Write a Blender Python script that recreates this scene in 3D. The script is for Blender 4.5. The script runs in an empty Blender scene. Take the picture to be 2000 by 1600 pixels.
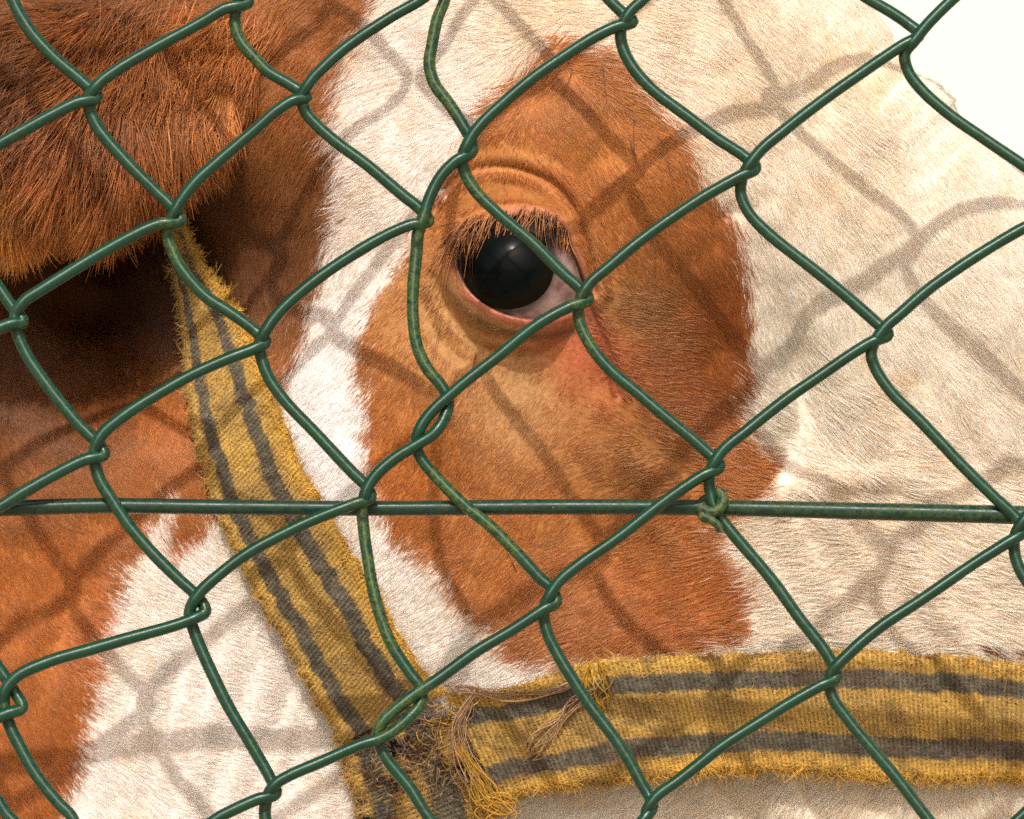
import bpy, math
import numpy as np
from mathutils import Vector

R = math.radians
rng = np.random.default_rng(7)

# ------------------------------------------------------------------ scene, camera, light
scene = bpy.context.scene
K = 0.00012            # metres per unit of the working plane (the plane of the fence)
D = 1.0 / K            # camera to fence, in those units
ZC = 1.20              # camera height
CX, CY = 1000.0, 800.0

cam = bpy.data.cameras.new("camera")
cam_ob = bpy.data.objects.new("camera", cam)
scene.collection.objects.link(cam_ob)
cam_ob.location = (0, -1.0, ZC)
cam_ob.rotation_euler = (R(90), 0, 0)
cam.sensor_width = 36
cam.lens = 150
cam.clip_start = 0.05
cam.clip_end = 500
cam.dof.use_dof = True
cam.dof.focus_distance = 1.026
cam.dof.aperture_fstop = 18
scene.camera = cam_ob

SUN_DIR = Vector((0.085, 1.0, -1.0)).normalized()      # the way the sunlight travels
SUN_EL = math.asin(-SUN_DIR.z)
sun = bpy.data.lights.new("sun", 'SUN')
sun.energy = 3.5
sun.angle = R(0.9)
sun.color = (1.0, 0.93, 0.82)
sun_ob = bpy.data.objects.new("sun", sun)
scene.collection.objects.link(sun_ob)
sun_ob.location = (0, -1.5, 3)
sun_ob.rotation_euler = SUN_DIR.to_track_quat('-Z', 'Y').to_euler()

world = bpy.data.worlds.new("World")
scene.world = world
world.use_nodes = True
nt = world.node_tree
bg = nt.nodes["Background"]
skyn = nt.nodes.new("ShaderNodeTexSky")
skyn.sky_type = 'NISHITA'
skyn.sun_disc = False
skyn.sun_elevation = SUN_EL
skyn.sun_rotation = math.atan2(-SUN_DIR.x, -SUN_DIR.y)
skyn.air_density = 1.0
skyn.dust_density = 6.0
skyn.ozone_density = 0.6
nt.links.new(skyn.outputs[0], bg.inputs[0])
bg.inputs[1].default_value = 0.15

scene.view_settings.view_transform = 'Standard'
scene.view_settings.look = 'None'
scene.view_settings.exposure = 0.36
scene.view_settings.gamma = 1.0
scene.view_settings.use_curve_mapping = False
scene.cycles.use_denoising = False
scene.cycles.max_bounces = 10
scene.cycles.diffuse_bounces = 6
scene.cycles.transparent_max_bounces = 8

# ------------------------------------------------------------------ helpers
def P3(px, py, d):
    """a point of the working plane pushed back by d to its place in the world"""
    px = np.asarray(px, float); py = np.asarray(py, float); d = np.asarray(d, float)
    f = 1.0 + d / D
    return np.stack([(px - CX) * K * f, d * K, ZC - (py - CY) * K * f], -1)

_tab = np.random.default_rng(11).random((8, 256, 256))
def vnoise(x, y, sc, seed=0):
    t = _tab[seed % 8]
    gx = np.asarray(x, float) / sc + 37.3 * seed; gy = np.asarray(y, float) / sc + 91.7 * seed
    ix = np.floor(gx).astype(int); iy = np.floor(gy).astype(int)
    fx = gx - ix; fy = gy - iy
    fx = fx * fx * (3 - 2 * fx); fy = fy * fy * (3 - 2 * fy)
    a = t[ix & 255, iy & 255]; b = t[(ix + 1) & 255, iy & 255]
    c = t[ix & 255, (iy + 1) & 255]; e = t[(ix + 1) & 255, (iy + 1) & 255]
    return 2 * ((a * (1 - fx) + b * fx) * (1 - fy) + (c * (1 - fx) + e * fx) * fy) - 1

def sstep(a, b, x):
    t = np.clip((x - a) / (b - a), 0, 1)
    return t * t * (3 - 2 * t)

def seg_dist(px, py, pts, closed=False):
    pts = np.asarray(pts, float)
    n = len(pts)
    best = np.full(np.shape(px), 1e9)
    for i in range(n if closed else n - 1):
        a = pts[i]; b = pts[(i + 1) % n]
        ab = b - a
        t = np.clip(((px - a[0]) * ab[0] + (py - a[1]) * ab[1]) / (ab @ ab), 0, 1)
        best = np.minimum(best, np.hypot(px - a[0] - t * ab[0], py - a[1] - t * ab[1]))
    return best

def inside(px, py, pts):
    pts = np.asarray(pts, float)
    r = np.zeros(np.shape(px), bool)
    n = len(pts)
    for i in range(n):
        x0, y0 = pts[i]; x1, y1 = pts[(i + 1) % n]
        if y0 == y1: continue
        c = ((y0 > py) != (y1 > py)) & (px < (x1 - x0) * (py - y0) / (y1 - y0) + x0)
        r ^= c
    return r

def sdist(px, py, pts):
    d = seg_dist(px, py, pts, True)
    return np.where(inside(px, py, pts), -d, d)

def smooth_closed(pts, n=8):
    pts = np.asarray(pts, float); m = len(pts); out = []
    for i in range(m):
        p0, p1, p2, p3 = pts[i - 1], pts[i], pts[(i + 1) % m], pts[(i + 2) % m]
        for t in np.linspace(0, 1, n, endpoint=False):
            out.append(.5 * (2 * p1 + (p2 - p0) * t + (2 * p0 - 5 * p1 + 4 * p2 - p3) * t * t + (3 * p1 - p0 - 3 * p2 + p3) * t ** 3))
    return np.array(out)

def spline(pts, step):
    """centripetal-ish smooth curve through the points, resampled about every step"""
    pts = np.asarray(pts, float); out = []
    ext = np.vstack([2 * pts[0] - pts[1], pts, 2 * pts[-1] - pts[-2]])
    for i in range(1, len(ext) - 2):
        p0, p1, p2, p3 = ext[i - 1], ext[i], ext[i + 1], ext[i + 2]
        t0 = 0; t1 = t0 + np.linalg.norm(p1 - p0) ** .5 + 1e-6
        t2 = t1 + np.linalg.norm(p2 - p1) ** .5 + 1e-6; t3 = t2 + np.linalg.norm(p3 - p2) ** .5 + 1e-6
        n = max(2, int(np.linalg.norm((p2 - p1)[:2]) / step))
        for t in np.linspace(t1, t2, n, endpoint=False):
            A1 = (t1 - t) / (t1 - t0) * p0 + (t - t0) / (t1 - t0) * p1
            A2 = (t2 - t) / (t2 - t1) * p1 + (t - t1) / (t2 - t1) * p2
            A3 = (t3 - t) / (t3 - t2) * p2 + (t - t2) / (t3 - t2) * p3
            B1 = (t2 - t) / (t2 - t0) * A1 + (t - t0) / (t2 - t0) * A2
            B2 = (t3 - t) / (t3 - t1) * A2 + (t - t1) / (t3 - t1) * A3
            out.append((t2 - t) / (t2 - t1) * B1 + (t - t1) / (t2 - t1) * B2)
    out.append(pts[-1])
    return np.array(out)

def resample(pts, n):
    pts = np.asarray(pts, float)
    if len(pts) > 2: pts = spline(pts, 6)
    L = np.r_[0, np.cumsum(np.linalg.norm(np.diff(pts, axis=0), axis=1))]
    s = np.linspace(0, L[-1], n)
    return np.stack([np.interp(s, L, pts[:, k]) for k in range(pts.shape[1])], -1)

def link(o, parent=None):
    scene.collection.objects.link(o)
    if parent is not None:
        o.parent = parent
        o.matrix_parent_inverse = parent_world(parent).inverted()
    return o

def parent_world(p):
    """things carry a location; their parts are built in place and carry none"""
    from mathutils import Matrix
    return Matrix.Translation(p.location) if p.type == 'EMPTY' else Matrix()

def thing(name, label, cat, loc, group=None):
    o = bpy.data.objects.new(name, None)
    o.empty_display_size = 0.02
    o.location = loc
    scene.collection.objects.link(o)
    o["label"] = label; o["category"] = cat
    if group: o["group"] = group
    return o

def mesh_obj(name, verts, faces, mat, parent, col=None, smooth=True, extra=None):
    me = bpy.data.meshes.new(name)
    verts = np.ascontiguousarray(verts, np.float32)
    faces = np.asarray(faces, np.int32)
    me.vertices.add(len(verts)); me.vertices.foreach_set("co", verts.ravel())
    nf, k = faces.shape
    me.loops.add(nf * k); me.loops.foreach_set("vertex_index", faces.ravel())
    me.polygons.add(nf)
    me.polygons.foreach_set("loop_start", np.arange(0, nf * k, k, dtype=np.int32))
    me.update(calc_edges=True)
    me.validate()
    if smooth: me.polygons.foreach_set("use_smooth", np.ones(len(me.polygons), bool))
    if col is not None:
        a = me.attributes.new("col", 'FLOAT_COLOR', 'POINT')
        a.data.foreach_set("color", np.c_[col, np.ones(len(col))].astype(np.float32).ravel())
    for nm, v in (extra or {}).items():
        v = np.asarray(v, np.float32)
        a = me.attributes.new(nm, 'FLOAT' if v.ndim == 1 else 'FLOAT_VECTOR', 'POINT')
        a.data.foreach_set("value" if v.ndim == 1 else "vector", v.ravel())
    me.materials.append(mat)
    return link(bpy.data.objects.new(name, me), parent)

def hair_obj(name, pts, rad, col, mat, parent):
    """pts (N,n,3), rad (N,n), col (N,3)"""
    N, n, _ = pts.shape
    hc = bpy.data.hair_curves.new(name)
    hc.add_curves([n] * N)
    hc.points.foreach_set("position", np.ascontiguousarray(pts, np.float32).ravel())
    a = hc.attributes.get("radius") or hc.attributes.new("radius", 'FLOAT', 'POINT')
    a.data.foreach_set("value", np.ascontiguousarray(rad, np.float32).ravel())
    a = hc.attributes.new("col", 'FLOAT_COLOR', 'CURVE')
    a.data.foreach_set("color", np.c_[col, np.ones(N)].astype(np.float32).ravel())
    hc.materials.append(mat)
    return link(bpy.data.objects.new(name, hc), parent)

def grid_faces(nu, nv, ring=False):
    i = np.arange(nu - 1)[:, None]; j = np.arange(nv if ring else nv - 1)[None, :]
    j2 = (j + 1) % nv
    return np.stack([i * nv + j, i * nv + j2, (i + 1) * nv + j2, (i + 1) * nv + j], -1).reshape(-1, 4)

# ------------------------------------------------------------------ materials
def new_mat(name):
    m = bpy.data.materials.new(name); m.use_nodes = True
    n = m.node_tree.nodes; n.clear()
    return m, n, m.node_tree.links, n.new("ShaderNodeOutputMaterial")

def fur_mat(name, trans=0.35, gloss=0.06, rough=0.45):
    m, n, l, out = new_mat(name)
    at = n.new("ShaderNodeAttribute"); at.attribute_name = "col"
    dif = n.new("ShaderNodeBsdfDiffuse"); tr = n.new("ShaderNodeBsdfTranslucent"); gl = n.new("ShaderNodeBsdfGlossy")
    gl.inputs["Roughness"].default_value = rough
    gl.inputs["Color"].default_value = (1, .95, .88, 1)
    l.new(at.outputs["Color"], dif.inputs[0]); l.new(at.outputs["Color"], tr.inputs[0])
    mx = n.new("ShaderNodeMixShader"); mx.inputs[0].default_value = trans
    l.new(dif.outputs[0], mx.inputs[1]); l.new(tr.outputs[0], mx.inputs[2])
    m2 = n.new("ShaderNodeMixShader"); m2.inputs[0].default_value = gloss
    l.new(mx.outputs[0], m2.inputs[1]); l.new(gl.outputs[0], m2.inputs[2])
    l.new(m2.outputs[0], out.inputs[0])
    return m

def skin_mat():
    m, n, l, out = new_mat("cow_skin")
    at = n.new("ShaderNodeAttribute"); at.attribute_name = "col"
    wet = n.new("ShaderNodeAttribute"); wet.attribute_name = "wet"
    ns = n.new("ShaderNodeTexNoise"); ns.inputs["Scale"].default_value = 900; ns.inputs["Detail"].default_value = 6
    tc = n.new("ShaderNodeTexCoord"); l.new(tc.outputs["Object"], ns.inputs["Vector"])
    bs = n.new("ShaderNodeBsdfPrincipled")
    mr = n.new("ShaderNodeMapRange"); mr.inputs[3].default_value = .75; mr.inputs[4].default_value = .32
    l.new(wet.outputs["Fac"], mr.inputs[0]); l.new(mr.outputs[0], bs.inputs["Roughness"])
    mix = n.new("ShaderNodeMix"); mix.data_type = 'RGBA'; mix.blend_type = 'MULTIPLY'; mix.inputs[0].default_value = .5
    cr = n.new("ShaderNodeValToRGB"); cr.color_ramp.elements[0].position = .3; cr.color_ramp.elements[1].position = .75
    cr.color_ramp.elements[0].color = (.45, .4, .4, 1); cr.color_ramp.elements[1].color = (1.25, 1.2, 1.2, 1)
    l.new(ns.outputs[0], cr.inputs[0]); l.new(at.outputs["Color"], mix.inputs[6]); l.new(cr.outputs[0], mix.inputs[7])
    l.new(mix.outputs[2], bs.inputs["Base Color"])
    bs.inputs["Specular IOR Level"].default_value = .3
    bp = n.new("ShaderNodeBump"); bp.inputs["Strength"].default_value = .5; bp.inputs["Distance"].default_value = .0004
    l.new(ns.outputs[0], bp.inputs["Height"]); l.new(bp.outputs[0], bs.inputs["Normal"])
    l.new(bs.outputs[0], out.inputs[0])
    return m

def wire_mat(name, base, dust, rough, moss_amt, dust_amt):
    """green plastic-coated wire with chalky weathering, moss and chips"""
    m, n, l, out = new_mat(name)
    tc = n.new("ShaderNodeTexCoord")
    age = n.new("ShaderNodeAttribute"); age.attribute_name = "age"
    moss = n.new("ShaderNodeAttribute"); moss.attribute_name = "moss"
    def noise(sc, det=5, rg=.6):
        x = n.new("ShaderNodeTexNoise"); x.inputs["Scale"].default_value = sc; x.inputs["Detail"].default_value = det
        x.inputs["Roughness"].default_value = rg
        l.new(tc.outputs["Object"], x.inputs["Vector"]); return x
    def math_(op, a, b):
        x = n.new("ShaderNodeMath"); x.operation = op; x.use_clamp = op != 'SUBTRACT'
        for i, v in enumerate((a, b)):
            if isinstance(v, (int, float)): x.inputs[i].default_value = v
            else: l.new(v, x.inputs[i])
        return x.outputs[0]
    def ramp(src, a, b):
        x = n.new("ShaderNodeMapRange"); x.inputs[1].default_value = a; x.inputs[2].default_value = b
        l.new(src, x.inputs[0]); return x.outputs[0]
    def mixc(f, a, b):
        x = n.new("ShaderNodeMix"); x.data_type = 'RGBA'
        l.new(f, x.inputs[0])
        for i, v in ((6, a), (7, b)):
            if isinstance(v, tuple): x.inputs[i].default_value = (*v, 1)
            else: l.new(v, x.inputs[i])
        return x.outputs[2]
    big, mid, fine = noise(130), noise(700), noise(3500, 3)
    dustf = math_('MULTIPLY', ramp(mid.outputs[0], .38, .72), math_('MULTIPLY_ADD' if False else 'ADD', math_('MULTIPLY', age.outputs["Fac"], .85), dust_amt))
    dustf = math_('MULTIPLY', dustf, ramp(big.outputs[0], .25, .6))
    c = mixc(ramp(big.outputs[0], .35, .7), tuple(base), tuple(b * .62 for b in base))
    c = mixc(dustf, c, tuple(dust))
    mossf = math_('MULTIPLY', ramp(fine.outputs[0], .42, .58), math_('MULTIPLY', ramp(mid.outputs[0], .40, .58), math_('ADD', moss.outputs["Fac"], moss_amt)))
    c = mixc(mossf, c, (.075, .10, .014))
    chip = math_('MULTIPLY', ramp(noise(330, 6, .75).outputs[0], .715, .735), 1.0)
    c = mixc(chip, c, (.45, .42, .33))
    bs = n.new("ShaderNodeBsdfPrincipled")
    l.new(c, bs.inputs["Base Color"])
    rr = math_('ADD', math_('MULTIPLY', math_('ADD', dustf, mossf), .45), rough)
    l.new(rr, bs.inputs["Roughness"])
    bs.inputs["IOR"].default_value = 1.47
    al = n.new("ShaderNodeAttribute"); al.attribute_name = "along"     # the drawn coating spreads its shine along the wire
    l.new(al.outputs["Vector"], bs.inputs["Tangent"]); bs.inputs["Anisotropic"].default_value = .92
    bp = n.new("ShaderNodeBump"); bp.inputs["Strength"].default_value = .16; bp.inputs["Distance"].default_value = .0003
    hsum = math_('ADD', math_('MULTIPLY', fine.outputs[0], .4), math_('MULTIPLY', mid.outputs[0], .6))
    l.new(hsum, bp.inputs["Height"]); l.new(bp.outputs[0], bs.inputs["Normal"])
    l.new(bs.outputs[0], out.inputs[0])
    return m

def web_mat(name):
    m, n, l, out = new_mat(name)
    at = n.new("ShaderNodeAttribute"); at.attribute_name = "col"
    tc = n.new("ShaderNodeTexCoord")
    ns = n.new("ShaderNodeTexNoise"); ns.inputs["Scale"].default_value = 2200; ns.inputs["Detail"].default_value = 4
    l.new(tc.outputs["Object"], ns.inputs["Vector"])
    cr = n.new("ShaderNodeValToRGB"); cr.color_ramp.elements[0].position = .3; cr.color_ramp.elements[1].position = .7
    cr.color_ramp.elements[0].color = (.4, .4, .4, 1); cr.color_ramp.elements[1].color = (1.3, 1.3, 1.3, 1)
    l.new(ns.outputs[0], cr.inputs[0])
    mix = n.new("ShaderNodeMix"); mix.data_type = 'RGBA'; mix.blend_type = 'MULTIPLY'; mix.inputs[0].default_value = .8
    l.new(at.outputs["Color"], mix.inputs[6]); l.new(cr.outputs[0], mix.inputs[7])
    bs = n.new("ShaderNodeBsdfPrincipled"); bs.inputs["Roughness"].default_value = .9
    bs.inputs["Specular IOR Level"].default_value = .1
    l.new(mix.outputs[2], bs.inputs["Base Color"])
    bp = n.new("ShaderNodeBump"); bp.inputs["Strength"].default_value = .6; bp.inputs["Distance"].default_value = .0004
    l.new(ns.outputs[0], bp.inputs["Height"]); l.new(bp.outputs[0], bs.inputs["Normal"])
    l.new(bs.outputs[0], out.inputs[0])
    return m

def eye_mat(name, kind):
    m, n, l, out = new_mat(name)
    bs = n.new("ShaderNodeBsdfPrincipled")
    bs.inputs["Roughness"].default_value = .19 if kind == 'iris' else .2
    bs.inputs["Coat Weight"].default_value = 0.0 if kind == 'iris' else .3
    bs.inputs["Coat Roughness"].default_value = .04
    tc = n.new("ShaderNodeTexCoord")
    ns = n.new("ShaderNodeTexNoise"); ns.inputs["Scale"].default_value = 260; ns.inputs["Detail"].default_value = 5
    l.new(tc.outputs["Object"], ns.inputs["Vector"])
    cr = n.new("ShaderNodeValToRGB")
    if kind == 'iris':
        bs.inputs["Specular IOR Level"].default_value = .075
        at = n.new("ShaderNodeAttribute"); at.attribute_name = "rim"
        cr.color_ramp.elements[0].color = (.0008, .002, .002, 1)
        cr.color_ramp.elements[1].color = (.005, .0035, .002, 1)
        cr.color_ramp.elements[0].position = .55; cr.color_ramp.elements[1].position = .85
        l.new(at.outputs["Fac"], cr.inputs[0])
    else:
        cr.color_ramp.elements[0].color = (.11, .055, .048, 1); cr.color_ramp.elements[1].color = (.30, .20, .18, 1)
        cr.color_ramp.elements[0].position = .35; cr.color_ramp.elements[1].position = .7
        l.new(ns.outputs[0], cr.inputs[0])
    if kind == 'iris': l.new(cr.outputs[0], bs.inputs["Base Color"])
    else:                      # dark pigment round the iris and towards the outer corner, plus painted shade under the upper lid
        at = n.new("ShaderNodeAttribute"); at.attribute_name = "pig_shade"
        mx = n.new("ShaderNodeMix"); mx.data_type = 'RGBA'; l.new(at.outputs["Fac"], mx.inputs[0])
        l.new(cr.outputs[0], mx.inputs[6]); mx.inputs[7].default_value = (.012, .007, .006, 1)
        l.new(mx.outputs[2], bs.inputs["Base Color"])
    bp = n.new("ShaderNodeBump"); bp.inputs["Strength"].default_value = .08; bp.inputs["Distance"].default_value = .0003
    l.new(ns.outputs[0], bp.inputs["Height"])
    if kind != 'iris': l.new(bp.outputs[0], bs.inputs["Normal"])
    l.new(bs.outputs[0], out.inputs[0])
    return m

M_SKIN = skin_mat()
M_FUR = fur_mat("coat_hair", .60, .03)
M_EARFUR = fur_mat("ear_hair", .32, .025)
M_LASH = fur_mat("lash_hair", .35, .025)
M_WEB = web_mat("halter_webbing")
M_FIBRE = fur_mat("halter_fibre", .30, .02, .6)
M_SCLERA = eye_mat("eye_white", 'sclera')
M_IRIS = eye_mat("eye_dark", 'iris')
M_WIRE = wire_mat("green_coated_wire", (.0001, .033, .0165), (.012, .060, .045), .29, .0, .0)
M_LINE = wire_mat("line_wire_coating", (.001, .022, .015), (.020, .045, .034), .36, .06, .0)
M_TIE = wire_mat("tie_wire_coating", (.008, .028, .018), (.06, .08, .05), .45, .45, .45)

# ------------------------------------------------------------------ sky and ground
def sky_mat():
    m, n, l, out = new_mat("bright_cloud")
    tc = n.new("ShaderNodeTexCoord")
    ns = n.new("ShaderNodeTexNoise"); ns.inputs["Scale"].default_value = .012; ns.inputs["Detail"].default_value = 5
    l.new(tc.outputs["Object"], ns.inputs["Vector"])
    cr = n.new("ShaderNodeValToRGB")
    cr.color_ramp.elements[0].color = (.97, .96, .72, 1); cr.color_ramp.elements[1].color = (1, .99, .76, 1)
    cr.color_ramp.elements[0].position = .3; cr.color_ramp.elements[1].position = .6
    l.new(ns.outputs[0], cr.inputs[0])
    em = n.new("ShaderNodeEmission"); em.inputs[1].default_value = 1.0
    l.new(cr.outputs[0], em.inputs[0]); l.new(em.outputs[0], out.inputs[0])
    return m
def ground_mat():
    m, n, l, out = new_mat("dry_earth")
    tc = n.new("ShaderNodeTexCoord")
    ns = n.new("ShaderNodeTexNoise"); ns.inputs["Scale"].default_value = 6; ns.inputs["Detail"].default_value = 8
    l.new(tc.outputs["Object"], ns.inputs["Vector"])
    cr = n.new("ShaderNodeValToRGB")
    cr.color_ramp.elements[0].color = (.20, .15, .09, 1); cr.color_ramp.elements[1].color = (.40, .32, .22, 1)
    l.new(ns.outputs[0], cr.inputs[0])
    bs = n.new("ShaderNodeBsdfPrincipled"); bs.inputs["Roughness"].default_value = .95
    l.new(cr.outputs[0], bs.inputs["Base Color"]); l.new(bs.outputs[0], out.inputs[0])
    return m
el = np.radians(np.linspace(-3, 40, 24)); az = np.radians(np.linspace(15, 165, 40))
ge, ga_ = np.meshgrid(el, az, indexing='ij')
hgt = ge + np.radians(3) * sstep(20, 40, np.degrees(ge)) * (vnoise(np.cos(ga_) * 4, np.sin(ga_) * 4, 1, 2))
sv = 300 * np.stack([np.cos(hgt) * np.cos(ga_), np.cos(hgt) * np.sin(ga_), np.sin(hgt)], -1)
sky = mesh_obj("sky", sv.reshape(-1, 3), grid_faces(24, 40), sky_mat(), None)
sky["kind"] = "structure"
gx, gy = np.meshgrid(np.linspace(-310, 310, 41), np.linspace(-310, 310, 41), indexing='ij')
gr = mesh_obj("ground", np.stack([gx, gy, 0 * gx], -1).reshape(-1, 3), grid_faces(41, 41), ground_mat(), None)  # earth sheet out of view, added for its bounce light
gr["kind"] = "structure"

# ------------------------------------------------------------------ the head's surface
# depth behind the fence at places on the head (brow nearest, jaw and neck farther back)
CP = np.array([
    (1240, 350, 284), (1060, 190, 318), (905, 265, 325), (740, 190, 405), (960, 720, 392), (885, 800, 385), (925, 1210, 473),
    (1185, 1100, 520), (1480, 745, 408), (1810, 475, 392), (345, 890, 490), (130, 1150, 552), (245, 1370, 535),
    (1010, 400, 322), (1010, 540, 345), (600, 100, 440), (400, 300, 485), (490, 430, 510), (640, 620, 450), (1150, 800, 425),
    (1300, 600, 345), (1450, 300, 320), (1600, 150, 355), (1700, 900, 425), (1950, 800, 440), (1700, 1250, 505), (1450, 1100, 480),
    (1300, 1450, 555), (1000, 1500, 545), (640, 1350, 505), (1980, 1400, 535), (1950, 1100, 475), (100, 200, 560), (0, 700, 585),
    (0, 1600, 590), (600, 1700, 560), (1500, 1700, 610), (2100, 1700, 600), (2200, 600, 480), (900, -100, 400), (1400, -100, 350),
    (300, -200, 560), (250, 575, 640), (100, 560, 660), (780, 420, 375), (680, 900, 425),
], float)
def _tps_fit(cp, lam=60.0):
    n = len(cp)
    x = cp[:, :2] / 1000.0
    r2 = ((x[:, None] - x[None]) ** 2).sum(-1)
    Kk = r2 * np.log(r2 + 1e-12) * .5 + np.eye(n) * lam * 1e-5
    Pm = np.c_[np.ones(n), x]
    A = np.block([[Kk, Pm], [Pm.T, np.zeros((3, 3))]])
    return x, np.linalg.solve(A, np.r_[cp[:, 2], 0, 0, 0])
_tx, _tw = _tps_fit(CP)
def base_depth(px, py):
    px = np.asarray(px, float); py = np.asarray(py, float)
    sh = px.shape; px = px.ravel(); py = py.ravel()
    qx = np.clip(px, -200, 2200); qy = np.clip(py, -200, 1800)
    out = np.empty(len(px))
    for s in range(0, len(px), 200000):
        a = np.stack([qx[s:s + 200000], qy[s:s + 200000]], -1) / 1000.0
        r2 = ((a[:, None] - _tx[None]) ** 2).sum(-1)
        out[s:s + 200000] = (r2 * np.log(r2 + 1e-12) * .5) @ _tw[:-3] + _tw[-3] + a @ _tw[-2:]
    o = np.hypot(px - qx, py - qy)
    out += 0.0009 * o * o                      # the head turns away past the part the photograph shows
    return out.reshape(sh)

# eye
EYE = np.array([1012.0, 538.0]); EYE_R = 150.0; EYE_D = 345 + 88.0       # globe centre and radius
OPEN = smooth_closed([(893, 510), (900, 462), (935, 438), (990, 426), (1050, 424), (1094, 446), (1120, 500), (1142, 560),
                      (1138, 592), (1105, 614), (1050, 624), (990, 614), (945, 592), (912, 560)], 6)
FOLD_UP = spline([(870, 372), (905, 340), (955, 325), (1020, 330), (1075, 355), (1115, 398), (1142, 455), (1156, 520), (1160, 570)], 12)
FOLD_LID = spline([(905, 425), (960, 402), (1020, 398), (1070, 412), (1100, 440)], 12)
FOLD_LOW = spline([(846, 545), (872, 600), (915, 640), (970, 660), (1040, 662)], 12)
FOLD_LOW2 = spline([(825, 590), (850, 650), (890, 695), (940, 725)], 12)
TEAR = spline([(1148, 592), (1162, 630), (1178, 670), (1192, 715), (1205, 770)], 12)
VEIN = spline([(1195, 750), (1240, 830), (1290, 890), (1340, 940)], 20)
VALLEY = spline([(1440, 420), (1490, 540), (1540, 660), (1560, 780), (1540, 900)], 25)
SWIRL = spline([(1500, 985), (1570, 950), (1650, 925), (1750, 930), (1850, 985)], 25)
BROW = spline([(1000, 250), (1120, 260), (1230, 330), (1290, 430), (1310, 520)], 25)
SPOT1 = [(1888, 1262), (1905, 1255), (1935, 1262), (1930, 1272), (1900, 1271)]
SPOT2 = [(1945, 1272), (1952, 1260), (1975, 1262), (1984, 1275), (1960, 1282)]
def globe_depth(px, py, rad):
    r2 = (px - EYE[0]) ** 2 + (py - EYE[1]) ** 2
    return np.where(r2 < rad * rad, EYE_D - np.sqrt(np.maximum(rad * rad - r2, 0)), 1e4)
def features(px, py, d):
    d = d + 5 * vnoise(px, py, 150, 1) + 2.2 * vnoise(px, py, 55, 2)
    d = d + 11 * np.exp(-(seg_dist(px, py, VEIN) / 34) ** 2) + 15 * np.exp(-(seg_dist(px, py, VALLEY) / 42) ** 2)
    d = d - 7 * np.exp(-(seg_dist(px, py, BROW) / 70) ** 2) - 9 * np.exp(-(seg_dist(px, py, SWIRL) / 26) ** 2)
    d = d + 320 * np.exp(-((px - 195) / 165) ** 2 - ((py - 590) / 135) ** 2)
    ra = px * .86 - py * .5; rb = px * .5 + py * .86
    d = d + sstep(1380, 1600, px) * (8 * vnoise(ra, rb * .2, 46, 4) + 9 * vnoise(ra, rb * .3, 100, 5))
    d = d + sstep(1150, 1250, py) * sstep(700, 560, px) * 3.5 * vnoise(px * .9 + py * .25, py * .12, 40, 6)
    m = (np.abs(px - EYE[0]) < 330) & (np.abs(py - EYE[1]) < 330)
    if not m.any(): return d
    x, y, b = px[m], py[m], d[m]
    sp = globe_depth(x, y, EYE_R + 10)
    sp = np.minimum(sp, 5e2 + b * 0)
    k = 26.0
    h = np.clip(.5 + .5 * (sp - b) / k, 0, 1)
    b = sp * (1 - h) + b * h - k * h * (1 - h)
    fu = .45 + .55 * sstep(930, 1090, x)
    b += fu * (14 * np.exp(-(seg_dist(x, y, FOLD_UP) / 7.5) ** 2) - 4 * np.exp(-((seg_dist(x, y, FOLD_UP) - 18) / 14) ** 2))
    b += 2 * np.exp(-(seg_dist(x, y, FOLD_LID) / 7) ** 2)
    b += 9 * np.exp(-(seg_dist(x, y, FOLD_LOW) / 13) ** 2) + 3 * np.exp(-(seg_dist(x, y, FOLD_LOW2) / 12) ** 2)
    b += 2.5 * vnoise(x, y, 26, 4) * sstep(200, 60, np.hypot(x - EYE[0], y - EYE[1]))
    b += 13 * np.exp(-(seg_dist(x, y, TEAR) / 8) ** 2)
    s = sdist(x, y, OPEN)
    b -= 3.5 * np.exp(-((s - 10) / 9) ** 2)
    t = sstep(4, -10, s)
    gl = np.minimum(globe_depth(x, y, EYE_R), EYE_D) + 28
    b = b * (1 - t) + gl * t
    d = d.copy(); d[m] = b
    return d
def depth(px, py):
    return features(np.asarray(px, float), np.asarray(py, float), base_depth(px, py))

# the far outline of the face: a line of points, measured inwards from it
ET = np.array([0.69, 0.7238]); EN = np.array([-0.7238, 0.69]); O0 = np.array([1735.0, 40.0])
_sil = np.array([(1100, -620), (1380, -330), (1600, -110), (1690, -20), (1735, 40), (1755, 80), (1787, 128), (1838, 152), (1866, 178), (1878, 212),
                 (1905, 252), (1960, 295), (2010, 335), (2150, 460), (2400, 700), (2800, 1200), (3100, 1700)], float)
_st = (_sil - O0) @ ET; _so = (_sil - O0) @ EN + 10
RR, RD = 170.0, 190.0
SG0 = RR * math.pi / 2
def surf(sg, t):
    """position on the head: sg runs from behind the outline over the face towards the jaw, t along the face"""
    ph = np.clip(sg / RR, -math.pi / 2, math.pi / 2)
    s = np.where(sg < SG0, RR * (1 - np.cos(ph)), RR + sg - SG0)
    add = np.where(sg < SG0, RD * (1 - np.sin(ph)), 0)
    wob = np.exp(-np.maximum(s, 0) / 140.0)
    off = np.interp(t, _st, _so) * wob + np.interp(t, _st, np.convolve(np.r_[_so[0], _so, _so[-1]], [.25, .5, .25], 'valid')) * (1 - wob) * .6
    q = O0 + ET * t[..., None] + EN * (s + off)[..., None]
    px, py = q[..., 0], q[..., 1]
    return px, py, depth(px, py) + add

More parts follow.
